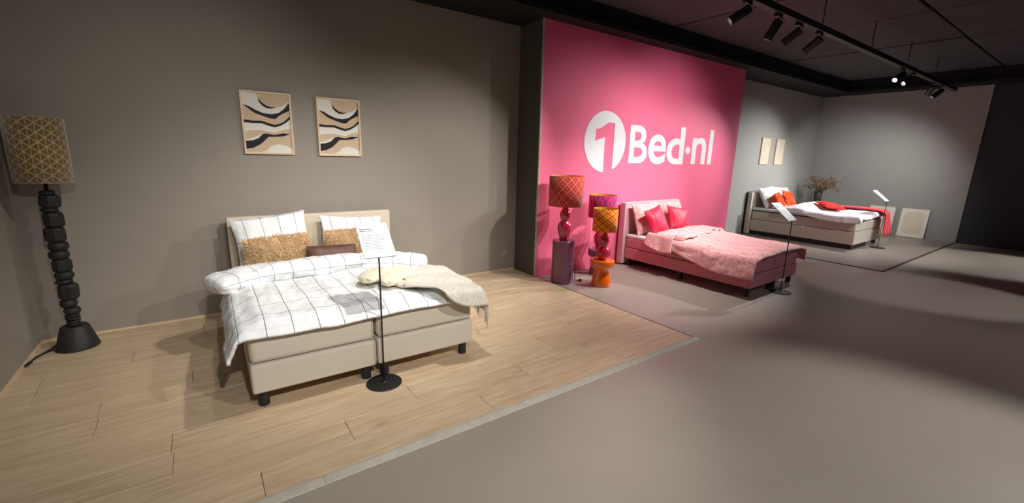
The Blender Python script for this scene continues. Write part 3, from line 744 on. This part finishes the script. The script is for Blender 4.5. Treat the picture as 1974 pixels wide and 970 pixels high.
def table_lamp(label, x, y, z0, body, shade, r, z1, z2, group='patterned table lamps'):
    o = thing('table_lamp', label, 'lamp', T(x, y, z0), group)
    link('body', MB().lathe(body, 40).mesh('body', merge=True), 'glossred', o)
    top = body[-1][1]
    link('stem', MB().tube([(0, 0, top-.01), (0, 0, z1+.12)], .008, 10).mesh('stem'), 'black', o)
    s = link('lamp_shade', MB().lathe([(r, z1), (r, z2)], 64).mesh('lamp_shade'), shade, o); solid(s, .002, 1)
    link('shade_lining', MB().lathe([(r-.003, z1), (r-.003, z2)], 64).mesh('shade_lining'), 'gold', s)
    mb = MB()
    for a in range(3): mb.tube([(0, 0, z1+.11), (r*math.cos(a*2.094+.4), r*math.sin(a*2.094+.4), z1+.11)], .002, 5)
    link('shade_wire', mb.mesh('shade_wire'), 'black', s)
    return o
bodyA = [(0, 0), (.05, 0), (.054, .008), (.060, .04), (.078, .10), (.088, .15), (.088, .178), (.078, .208), (.058, .236), (.047, .252), (.046, .265), (.056, .285), (.066, .312), (.067, .335), (.060, .358), (.046, .382), (.036, .405), (.032, .43), (0, .432)]
table_lamp('large table lamp with red shade and gold diamond lattice on the tall plum plinth', 3.705, 4.04, .553, bodyA, 'shadeA', .212, .437, .808)
table_lamp('table lamp with magenta diamond shade behind the orange-shaded lamp', 4.405, 4.07, .356, bodyA, 'shadeB', .182, .445, .745)
bodyC = [(0, 0), (.045, 0), (.05, .008), (.066, .028), (.084, .062), (.089, .088), (.084, .115), (.066, .146), (.046, .165), (.044, .178), (.054, .20), (.066, .232), (.068, .26), (.058, .292), (.044, .318), (.034, .34), (0, .345)]
table_lamp('small table lamp with orange and yellow diamond shade on the orange stool', 4.045, 3.675, .336, bodyC, 'shadeC', .149, .365, .645)
cp = [(3.865, 3.98, .30), (3.868, 3.975, .18), (3.866, 3.97, .06), (3.875, 3.955, .02), (3.91, 3.94, .012), (3.935, 3.935, .014)]
o = thing('power_cable', 'black lamp cable with plug beside the tall plum plinth', 'cable', T(0, 0, 0))
link('cord', MB().tube(smooth(cp), .004, 8).mesh('cord'), 'black', o); link('plug', rbox('plug', 3.92, 3.955, 3.92, 3.95, .0, .03, .006, 2), 'black', o)
cp = [(4.30, 4.16, .008), (4.2, 4.24, .008), (4.05, 4.3, .008), (3.9, 4.33, .008), (3.86, 4.2, .008), (3.88, 4.08, .008)]
o = link('power_cable', MB().tube(smooth(cp), .004, 8).mesh('power_cable'), 'black'); tag(o, 'black cable on the concrete along the pink wall', 'cable')

# ------------------------------------------------------------------ bed 2 : pink
B2 = T(5.82, 2.385, 0, .0175); H2 = .635
b2 = thing('boxspring_bed', 'dusty pink upholstered bed with pink floral bedding', 'bed', B2)
bs = link('bed_base', rbox('bed_base', -H2, H2, 0, 1.88, .108, .272, .014), 'base2', b2)
bed_legs(bs, [(-H2+.06, .06), (H2-.06, .06), (0, .06), (-H2+.06, 1.82), (H2-.06, 1.82), (-H2+.06, .95), (.10, .06)], .108)
mt = link('mattress', rbox('mattress', -H2+.004, H2-.004, .008, 1.88, .276, .425, .025, 3), 'base2', b2)
link('topper', rbox('topper', -H2+.006, H2-.006, .03, 1.88, .426, .476, .018, 3), 'white', b2)
link('headboard', rbox('headboard', -.685, .685, 1.885, 1.985, .02, .945, .012), 'head2', b2)
def puff2(s, t): return .025*min(1, (H2+.02-abs(s))/.1) + .03*max(0, min(1, (t-.5)/.6)) + .012*math.sin(s*4+1)
dv = thing('duvet', 'pink floral duvet turned back on the pink bed', 'duvet', B2)
def hem2(s, t):     # the near hem hangs a little lower towards the foot
    if s < -H2: s = -H2+(s+H2)*(1-.30*min(1, max(0, t)/1.1)+.12*math.sin(t*4.0))
    return s, t
solid(link('cover', duvet_mesh(H2, .504, .29, .22, -.07, 1.18, puff2, (0, 0), 120, 100, 11.0, .014, .07, 1.38, hem2), 'floral', dv), .022)
ax2 = lambda t: (-H2-.01+(2*H2+.05)*t, 1.15+.10*t, .558-.02*(2*t-1)**4)
link('turned_back_edge', roll_mesh(ax2, .21, .05, 90, 30, 6.0, .014), 'floral', dv)
def corner_fn(a, b):      # flap of the fold hanging down the near side
    e = a*.26; ou, du = fold_edge(e, .05, 1.25)
    v = 1.06+.40*b-.05*a+.04*a*b + .03*math.sin(b*7)*a
    return (-H2-.005-ou-.014*math.sin(b*9+1)*a, v, .575-du*(.75+.25*math.sin(b*3+.5))-.015)
solid(link('fold_flap', MB().grid(corner_fn, 24, 30, lambda a, b: (a*.26, b*.4)).mesh('fold_flap'), 'floral', dv), .008)
def lining_fn(a, b):
    e = a*.17; ou, du = fold_edge(e, .05, 1.35)
    return (-H2-.012-ou*.8-.012*math.sin(b*11)*a, 1.05+.26*b-.02*a, .50-du*1.2)
solid(link('lining', MB().grid(lining_fn, 16, 24).mesh('lining'), 'lining', dv), .006)
pillow('pillow', 'pink floral pillow on the near side of the pink headboard', 'pillow', B2, (-.31, 1.757, .714, 72, 2, 0), (.62, .47, .16), 'floral', 'pink floral pillows', seed=12, wr=.014)
pillow('pillow', 'pink floral pillow on the far side of the pink headboard', 'pillow', B2, (.30, 1.775, .72, 72, 3, 0), (.62, .47, .16), 'floral', 'pink floral pillows', seed=14, wr=.014)
pillow('cushion', 'cerise satin cushion leaning on the near pink pillow', 'cushion', B2, (-.335, 1.57, .697, 66, 10, 4), (.46, .41, .13), 'cerise', 'cerise cushions', 'cerise', seed=15, wr=.008, corner=.08)
pillow('cushion', 'cerise satin cushion leaning on the far pink pillow', 'cushion', B2, (.25, 1.587, .688, 66, -9, -2), (.48, .39, .12), 'cerise', 'cerise cushions', 'cerise', seed=16, wr=.008, corner=.08)

# ------------------------------------------------------------------ bed 3 : white bedding
B3 = T(10.59, 2.80, .006, 0); H3 = .71
b3 = thing('boxspring_bed', 'greige upholstered bed with white bedding and red cushions', 'bed', B3)
bs = link('bed_base', rbox('bed_base', -H3, H3, 0, 1.93, .09, .33, .012), 'base3', b3)
bed_legs(bs, [(-H3+.06, .06), (0, .06), (H3-.06, .06), (-H3+.06, 1.85), (H3-.06, 1.85)], .09, .036)
link('mattress', rbox('mattress', -H3+.003, H3-.003, .006, 1.93, .333, .515, .03, 3), 'base3', b3)
link('topper', rbox('topper', -H3+.006, H3-.006, .02, 1.93, .535, .59, .02, 3), 'white', b3)
link('topper_cover', rbox('topper_cover', -H3+.02, H3-.02, .03, 1.92, .515, .54, .008, 1), 'darkstrip', b3)
hb = link('headboard', rbox('headboard', -.775, .775, 1.935, 2.025, .01, .925, .012), 'base3', b3)
link('back_panel', rbox('back_panel', -.78, .78, 2.025, 2.04, .0, .93, .004, 1), 'black', hb)
link('plinth', rbox('plinth', -H3+.02, .10, .03, 1.9, .0, .092, .004, 1), 'black', b3)  # black block added to keep the gap under the bed dark
link('side_tag', rbox('side_tag', -H3-.006, -H3+.002, .86, .91, .29, .34, .003, 1), 'whiteplastic', b3)
def puff3(s, t): return .03*min(1, (H3+.02-abs(s))/.1)+.10*math.exp(-((t-1.05)/.3)**2)*(.6+.4*math.exp(-((s-.1)/.5)**2))+.015*math.sin(s*4)
dv = thing('duvet', 'plain white duvet heaped on the farthest bed', 'duvet', B3)
def hem3(s, t):
    if s < -H3: s = -H3+(s+H3)*(1+.10*math.sin(t*5))
    return s, t
solid(link('cover', duvet_mesh(H3, .625, .15, .10, -.11, 1.32, puff3, (0, 0), 110, 100, 21.0, .018, .06, 1.3, hem3, .03), 'white', dv), .03)
pillow('pillow', 'plain white pillow at the near side of the farthest bed', 'pillow', B3, (-.32, 1.78, .82, 66, 4, 0), (.66, .47, .19), 'white', 'white pillows', seed=22, wr=.01)
pillow('pillow', 'plain white pillow at the far side of the farthest bed', 'pillow', B3, (.35, 1.79, .81, 66, -3, 0), (.66, .45, .19), 'white', 'white pillows', seed=24, wr=.01)
pillow('cushion', 'red and orange print cushion with cerise edge, nearer on the white bed', 'cushion', B3, (-.41, 1.515, .765, 62, 4, 10), (.44, .375, .12), 'orangepat', 'red and orange cushions', 'cerise', seed=25, wr=.006)
pillow('cushion', 'red and orange print cushion, farther on the white bed', 'cushion', B3, (.10, 1.545, .790, 62, -6, 4), (.48, .39, .12), 'orangepat', 'red and orange cushions', 'cerise', seed=26, wr=.006)
pillow('cushion', 'long red print cushion lying flat on the white duvet', 'cushion', B3, (-.13, .66, .742, 8, 40, 0), (.60, .38, .11), 'redpat', None, 'cerise', seed=27, wr=.006)
t3 = thing('throw_blanket', 'coral red wool throw trailing off the foot of the farthest bed', 'blanket', B3)
def t3fn(a, b):
    p0 = Vector((.05+.25*b, .80+.15*b)); 
    w_ = .14+.42*a
    ctr = Vector((.24, .80)).lerp(Vector((.44, .0)), min(1, a/.6))
    u = ctr.x+(b-.5)*w_; v = ctr.y+(b-.5)*w_*.3*(1-a)
    over = max(0, a-.6)/.4; o1, d1 = fold_edge(over*.45, .06, 1.42)
    z = .668+.02*math.sin(a*5)+.012*math.sin(b*22+a*3)-d1
    v = v-o1-(.068+.012*math.sin(b*22+a*3))*min(1, over*5)
    return (u, v, z+.02)
solid(link('drape', MB().grid(t3fn, 60, 50).mesh('drape'), 'redthrow', t3), .012, 1)
mb = MB()
for k in range(22):
    p = Vector(t3fn(1, .02+.96*k/21)); s = random.uniform(-.012, .012)
    mb.tube([p+Vector((0, 0, .01)), p+Vector((s*.5, 0, -.04)), p+Vector((s, s*.5, -.07+random.uniform(-.02, .01)))], [.004, .0035, .0025], 5)
link('fringe', mb.mesh('fringe'), 'redthrow', t3)

# ------------------------------------------------------------------ dried bouquet in a black vase
pv = thing('vase_of_dried_flowers', 'tall black vase of dried brown flowers in the far corner', 'plant', T(12.25, 4.36, .006))
link('vase', MB().lathe([(0, 0), (.06, 0), (.062, .01), (.066, .4), (.076, .75), (.090, .905), (.084, .905), (.07, .75), (0, .6)], 32).mesh('vase', merge=True), 'vase', pv)
st, fw_ = MB(), MB(); rnd = random.Random(11)
for k in range(64):
    a = rnd.uniform(0, 2*PI); sp = rnd.uniform(.05, .40); hh = rnd.uniform(1.02, 1.36)-sp*.38
    tip = Vector((sp*math.cos(a), sp*math.sin(a), hh)); mid = Vector((tip.x*.35, tip.y*.35, .98))
    st.tube([(tip.x*.1, tip.y*.1, .75), mid, tip], [.003, .0025, .0015], 5)
    for q in range(rnd.randint(9, 16)):
        c = tip+Vector([rnd.gauss(0, .032) for _ in range(3)]); n_ = Vector([rnd.uniform(-1, 1) for _ in range(3)]).normalized(); s_ = n_.orthogonal().normalized(); t_ = n_.cross(s_); r_ = rnd.uniform(.010, .022)
        fw_.add([c-s_*r_, c-t_*r_*.6+n_*.004, c+s_*r_, c+t_*r_*.6+n_*.004, c+n_*r_*.5, c-n_*r_*.4], [(0, 1, 4), (1, 2, 4), (2, 3, 4), (3, 0, 4), (1, 0, 5), (2, 1, 5), (3, 2, 5), (0, 3, 5)])
tag(link('stems', st.mesh('stems'), 'stem', pv), kind='stuff'); tag(link('dried_blooms', fw_.mesh('dried_blooms', False), 'dry', pv), kind='stuff')

# ------------------------------------------------------------------ tracks and spotlights
TY, TZ = 2.35, 3.03
def track(y, x0, x1, label):
    o = thing('lighting_track', label, 'light track', T(0, y, 0))
    mb = MB().box(x0, x1, -.03, .03, TZ, TZ+.07); link('rail', mb.mesh('rail', False), 'black', o)
    link('conductor', MB().box(x0+.01, x1-.01, -.034, -.03, TZ+.001, TZ+.008).mesh('conductor', False), 'clip', o)
    x = x0+.4
    rod = MB().tube([(0, 0, TZ+.069), (0, 0, ZC)], .006, 8).mesh('hanger')
    while x < x1:
        h = link('hanger', rod, 'black', o); h.location = (x, 0, 0); x += 1.6
track(TY, -.9, 12.3, 'long black lighting track hanging over the bed feet')
track(-.6, -.9, 12.3, 'added black lighting track for fill, unseen over the aisle behind the viewer')  # out of view, added to carry the fill heads
HEADL = {2: 'first black track spotlight from the left, aimed at the taupe wall', 3: 'second black track spotlight from the left', 4: 'third black track spotlight from the left', 5: 'fourth black track spotlight from the left, last before the gap',
         6: 'larger glaring lit spotlight at the far end of the track', 7: 'smaller glaring lit spotlight just beyond the first lit one', 8: 'unlit-looking black spotlight right of the two glaring ones', 9: 'farthest black spotlight in front of the grey side wall',
         0: 'black track spotlight above the checked bed, toward the floor lamp', 1: 'black track spotlight above the middle of the checked bed', 10: 'black track spotlight above the checked bed, toward the pink wall'}
cyl = MB().lathe([(0, 0), (.040, 0), (.043, -.004), (.043, -.185), (.041, -.19), (.037, -.19), (.036, -.115), (0, -.113)], 28).mesh('lamp_body', merge=True)
lensm = MB().lathe([(0, -.117), (.035, -.117)], 24).mesh('lens', False); lensm.materials.append(M['lamp_on'])
adp = rbox('adapter', -.06, .06, -.018, .018, TZ-.028, TZ, .006, 2)
yk = MB().box(-.006, .006, -.012, .012, -.045, .0); yk.box(-.02, .02, -.014, .014, -.05, -.038)
ykm = yk.mesh('arm', False); clipm = rbox('clip', -.008, .008, -.012, .012, -.009, .009, .003, 2)
def head(i, x, y, aim, W, cone, blend, col, label, group):
    o = thing('track_spotlight', label, 'spotlight', T(x, y, 0), group)
    link('adapter', adp, 'black', o)
    ar = link('arm', ykm, 'black', o); ar.location = (0, 0, TZ-.026)
    for sx in (-.045, .045): c_ = link('clip', clipm, 'clip', o); c_.location = (sx, -.018, TZ-.036)
    piv = Vector((0, 0, TZ-.085)); d = (Vector(aim)-Vector((x, y, TZ-.085))).normalized()
    q = (-d).to_track_quat('Z', 'Y'); Mh = Matrix.Translation(piv) @ q.to_matrix().to_4x4() @ Matrix.Translation((0, 0, .03))
    b_ = link('lamp_body', cyl, 'black', o); b_.matrix_local = Mh; autosmooth(b_)
    l_ = link('lens', lensm, 'lamp_on', b_)
    ld = bpy.data.lights.new('spot', 'SPOT'); ld.energy = W; ld.spot_size = math.radians(cone); ld.spot_blend = blend; ld.color = col; ld.shadow_soft_size = .045
    lo = bpy.data.objects.new('spot_beam', ld); COL.objects.link(lo); lo.parent = o
    lo.matrix_local = Matrix.Translation(piv+d*.20) @ q.to_matrix().to_4x4()
for i, s in enumerate(SPOTS): head(i, *s, HEADL[i], 'spotlights on the track over the beds')
ORD = ['first', 'second', 'third', 'fourth', 'fifth', 'sixth', 'seventh', 'eighth']
for i, s in enumerate(AISLE): head(i, *s, ORD[i]+' added spotlight on the unseen aisle track, counted from the floor lamp side', 'added spotlights on the unseen aisle track')
